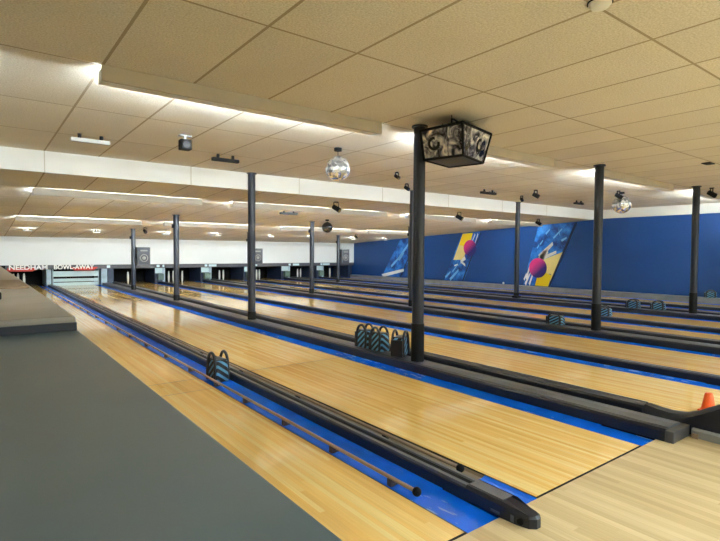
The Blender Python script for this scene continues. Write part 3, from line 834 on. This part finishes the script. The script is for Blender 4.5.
# ------------------------------------------------------------------ grey ledge at the left
t = empty('ledge', (-3.2, 3, -.12), 'broad grey painted ledge filling the lower left beside the first lane', 'ledge')
def G_(name, bm, m):
    o = obj(name, bm, m, t); o.location = (3.2, -3, .12); return o
bm = B(); box(bm, XL+.002, -1.553, -1.1, 2.02, -.0, .652, .006); G_('near_section', bm, M['grey'])
bm = B(); box(bm, XL+.002, -1.56, 2.021, YB-.05, -.0, .735, .02); G_('far_section', bm, M['greyraised'])
bm = B(); box(bm, XL+.002, -1.56, 2.0, 2.0205, .654, .70); G_('shaded_step_face', bm, M['pillar'])  # dark sheet on the step, riser shading put into its colour
bm = B(); box(bm, -2.6, -1.60, 4.7, 6.3, .736, .748)
tag(obj('flat_board', bm, M['brownboard']), 'flat brown board lying on the far part of the grey ledge', 'board')
bm = B(); box(bm, -1.96, -1.868, 3.42, 3.50, .736, .79, .008)
tag(obj('small_box', bm, M['dark']), 'small black box lying on the grey ledge at the left edge', 'box')

# ------------------------------------------------------------------ striped bags on the dividers
def bag_proto():
    t = bpy.data.objects.new('striped_bag', None); t.empty_display_size = .1; C.objects.link(t)
    bm = B()
    w, d, h = .10, .06, .19
    hexa(bm, [(-d, -w, .004), (d, -w, .004), (d, w, .004), (-d, w, .004)], [(-d*.85, -w*.9, h), (d*.85, -w*.9, h), (d*.85, w*.9, h), (-d*.85, w*.9, h)])
    bmesh.ops.bevel(bm, geom=list(bm.edges), offset=.018, segments=3, affect='EDGES', profile=.6)
    obj('body', bm, M['stripes'], t, True)
    for s in (-1, 1):
        bm = B()
        tube(bm, [(s*.064, .07, .012), (s*.062, .07, .08)]+[(s*.058, math.cos(a)*.07, .15+max(0, math.sin(a))*.10) for a in [PI*k/12 for k in range(13)]]+[(s*.062, -.07, .08), (s*.064, -.07, .012)], .013, 8)
        obj('handle', bm, M['black'], t, True)
    bm = B(); box(bm, -.061, .061, w-.012, w+.006, .006, .17, .006); obj('end_panel', bm, M['black'], t)
    bm = B(); box(bm, -.05, .05, -.08, .08, .186, .196, .004); obj('top_flap', bm, M['black'], t)
    return t
bag0 = bag_proto()
bags = [
 (-.355, 2.92, -.011, .08, 'blue and black striped bag standing in the blue gutter beside the nearest divider'),
 (1.33, 2.99, .084, .10, 'left of the two upright striped bags with arched handles left of the nearest pillar'),
 (1.335, 2.755, .084, .05, 'right one of the upright striped bags with arched handles, the middle of three'),
 (1.345, 2.44, .084, 2.05, 'dark striped bag turned sideways against the foot of the nearest pillar'),
 (4.69, 2.78, .0845, .1, 'striped bag on the track left of the middle row pillar'),
 (6.43, 2.95, .066, .2, 'striped bag just right of the foot of the middle row pillar'),
 (7.98, 3.17, .084, .1, 'left of the two striped bags on the track left of the right edge pillar'),
 (8.06, 2.76, .084, .2, 'right of the two striped bags, nearer to the right edge pillar'),
 (11.36, 2.98, .129, .3, 'dark striped bag on the curb at the right edge by the blue wall')]
for i, (x, y, z, a, l) in enumerate(bags):
    if i == 0: r = bag0
    else:
        r = bag0.copy(); C.objects.link(r)
        for ch in list(bag0.children):
            c = ch.copy(); C.objects.link(c); c.parent = r
    r.location = (x, y, z); r.rotation_euler = (0, 0, a)
    if i > 3: r.scale = (1.0, 1.2, .68)
    tag(r, l, 'bag', 'striped bags on the dividers')

# orange cone
t = empty('traffic_cone', (2.115, .016, .0), 'small orange cone behind the ball return hood at the right edge', 'cone')
bm = B(); lathe(bm, [(.044, .012), (.042, .03), (.026, .12), (.022, .13)], 24); obj('body', bm, M['orange'], t, True)
bm = B(); box(bm, -.052, .052, -.052, .052, .001, .013, .004); obj('base', bm, M['orange'], t)

# ------------------------------------------------------------------ murals on the blue wall
def flat(bm, pts, x0, x1):
    """polygon [(y,z)] as a thin sheet between x0 (front) and x1 (back)"""
    return hexa(bm, [(x1, y, z) for y, z in pts], [(x0, y, z) for y, z in pts])
def blob(cy, cz, r, k, jit, seed):
    rnd = random.Random(seed)
    return [(cy+math.cos(2*PI*i/k)*r*(1 if i % 2 else jit)*rnd.uniform(.8, 1.2), cz+math.sin(2*PI*i/k)*r*(1 if i % 2 else jit)*rnd.uniform(.8, 1.2)) for i in range(k)]
def mural(quad, label, parts):
    """quad: TL, TR, BR, BL as (y,z); parts in (u,v): u 0 left..1 right, v 0 bottom..1 top"""
    TL, TR, BR, BL = quad
    def uv(u, v):
        a = (TL[0]+(TR[0]-TL[0])*u, TL[1]+(TR[1]-TL[1])*u); b = (BL[0]+(BR[0]-BL[0])*u, BL[1]+(BR[1]-BL[1])*u)
        return (b[0]+(a[0]-b[0])*v, b[1]+(a[1]-b[1])*v)
    cy = sum(p[0] for p in quad)/4; zb = min(p[1] for p in quad)
    t = empty('mural_picture', (XW-.001, cy, zb), label, 'mural', 'slanted murals on the blue wall')
    def P_(name, bm, m):
        o = obj(name, bm, m, t); o.location = (-(XW-.001), -cy, -zb); return o
    bm = B(); flat(bm, quad, XW-.02, XW-.002); P_('panel', bm, M['mural'])
    bm = B(); flat(bm, [uv(.93, 1), uv(1.0, 1), uv(1.0, 0), uv(.93, 0)], XW-.0212, XW-.0202); P_('edge_band', bm, M['muraledge'])
    lay = XW-.0215
    for kind, dat, mk in parts:
        bm = B()
        if kind == 'poly':
            flat(bm, [uv(*p) for p in dat], lay-.001, lay)
            P_('colour_field', bm, M[mk])
        elif kind == 'splash':
            for q in dat:
                bm = B(); flat(bm, [uv(*p) for p in q], lay-.001, lay)
                P_('splash', bm, M[mk])
        elif kind == 'ball':
            u, v, r = dat; c = uv(u, v)
            cyl(bm, (-.0015, 0, 0), (0, 0, 0), r, 28)
            o = obj('ball_picture', bm, M[mk], t); o.location = (lay-(XW-.001), c[0]-cy, c[1]-zb)
        lay -= .0015
def streak(u, v, du, dv, w):
    return [(u-w, v), (u, v-w*.6), (u+du+w*.3, v+dv), (u+du-w*.2, v+dv+w*.5)]
sp1 = [streak(.34, .50, .22, .16, .10), streak(.40, .46, .35, .07, .08), streak(.30, .38, .18, .16, .14), streak(.10, .12, -.03, .2, .07), streak(.12, .03, .02, .14, .07), streak(.27, .03, -.02, .16, .07), streak(.02, .1, -.0, .08, .05), streak(.2, .2, -.1, .1, .05)]
sp1b = [streak(.55, .78, .12, .12, .04), streak(.70, .82, -.14, .10, .04), streak(.30, .85, .05, .05, .04), streak(.22, .68, .03, .05, .03), streak(.8, .74, .08, .02, .05), streak(.16, .62, .02, .04, .03)]
pts = {}
# wall-plane quads (y, z); y falls to the right
mural([(7.54, 2.0), (6.30, 2.0), (7.12, .14), (8.05, .14)], 'tall slanted mural with a purple ball and yellow base, nearest on the blue wall',
      [('poly', [(.42, .42), (.93, .55), (.93, .08), (.86, .2), (.45, .2)], 'muralpale'),
       ('poly', [(.42, .2), (.6, .23), (.9, .18), (.93, .0), (.45, .0)], 'muralyel'),
       ('splash', sp1, 'muralwhite'), ('splash', sp1b, 'muralcyan'), ('ball', (.36, .29, .30), 'muralball')])
sp2 = [streak(.74, .98, -.04, -.22, .06), streak(.88, .98, .0, -.25, .06), streak(.72, .52, -.22, -.16, .12), streak(.55, .44, .25, -.14, .11), streak(.45, .36, -.2, -.06, .06)]
mural([(10.56, 1.80), (9.68, 1.84), (10.46, .14), (11.36, .14)], 'slanted mural with a yellow top and red and blue ball, left of the thin pillar',
      [('poly', [(.08, .44), (.06, .98), (.55, .98), (.6, .6), (.55, .44)], 'muralpale'),
       ('poly', [(.10, .76), (.06, .99), (.58, .99), (.62, .8), (.4, .72)], 'muralyel'),
       ('splash', sp2, 'muralwhite'), ('splash', [streak(.05, .08, .12, .08, .08), streak(.35, .04, .2, .16, .1), streak(.3, .2, .1, .12, .05)], 'muralcyan'),
       ('ball', (.72, .68, .28), 'muralball')])
sp3 = [streak(.08, .05, .9, .10, .14)]
sp3b = [streak(.3, .3, .25, .3, .10), streak(.5, .5, .15, .4, .12), streak(.55, .45, .05, .16, .05)]
mural([(13.75, 1.66), (12.75, 1.70), (13.7, .14), (14.9, .14)], 'dark blue slanted mural with a white dash at its foot, farthest on the blue wall',
      [('splash', sp3, 'muralwhite'), ('splash', sp3b, 'muralcyan')])
bm = B(); sphere(bm, (11.37, 8.7, .165), .035, 14, 10)
tag(obj('white_ball', bm, M['pin'], None, True), 'small white ball on the curb below the blue wall, left of the near mural', 'ball')

# ------------------------------------------------------------------ camera
fw = Vector((.606, .795, -.036)); 
yaw, pit, rol = .6511, -.0358, .0062
cyw, syw, cp, sp_, cr, sr = math.cos(yaw), math.sin(yaw), math.cos(pit), math.sin(pit), math.cos(rol), math.sin(rol)
fw = Vector((syw*cp, cyw*cp, sp_)); rt = Vector((cyw, -syw, 0)); up = rt.cross(fw)
rt2 = rt*cr+up*sr; up2 = -rt*sr+up*cr
cam = bpy.data.cameras.new('camera'); co = bpy.data.objects.new('camera', cam); C.objects.link(co)
mw = Matrix.Identity(4)
for i in range(3):
    mw[i][0] = rt2[i]; mw[i][1] = up2[i]; mw[i][2] = -fw[i]; mw[i][3] = (-2.0147, -1.2978, 1.114)[i]
co.matrix_world = mw
cam.sensor_width = 36; cam.sensor_fit = 'HORIZONTAL'; cam.lens = 503.13*36/720
cam.clip_start = .02; cam.clip_end = 100
scene.camera = co

# ------------------------------------------------------------------ light level
w = bpy.data.worlds.new('world'); scene.world = w; w.use_nodes = True
w.node_tree.nodes['Background'].inputs[0].default_value = (1, .95, .88, 1)
w.node_tree.nodes['Background'].inputs[1].default_value = .05
vs = scene.view_settings
scene.display_settings.display_device = 'sRGB'
vs.view_transform = 'Standard'; vs.look = 'None'; vs.gamma = 1; vs.use_curve_mapping = False
vs.exposure = 0.52
scene.cycles.use_denoising = True
scene.cycles.max_bounces = 10; scene.cycles.diffuse_bounces = 6
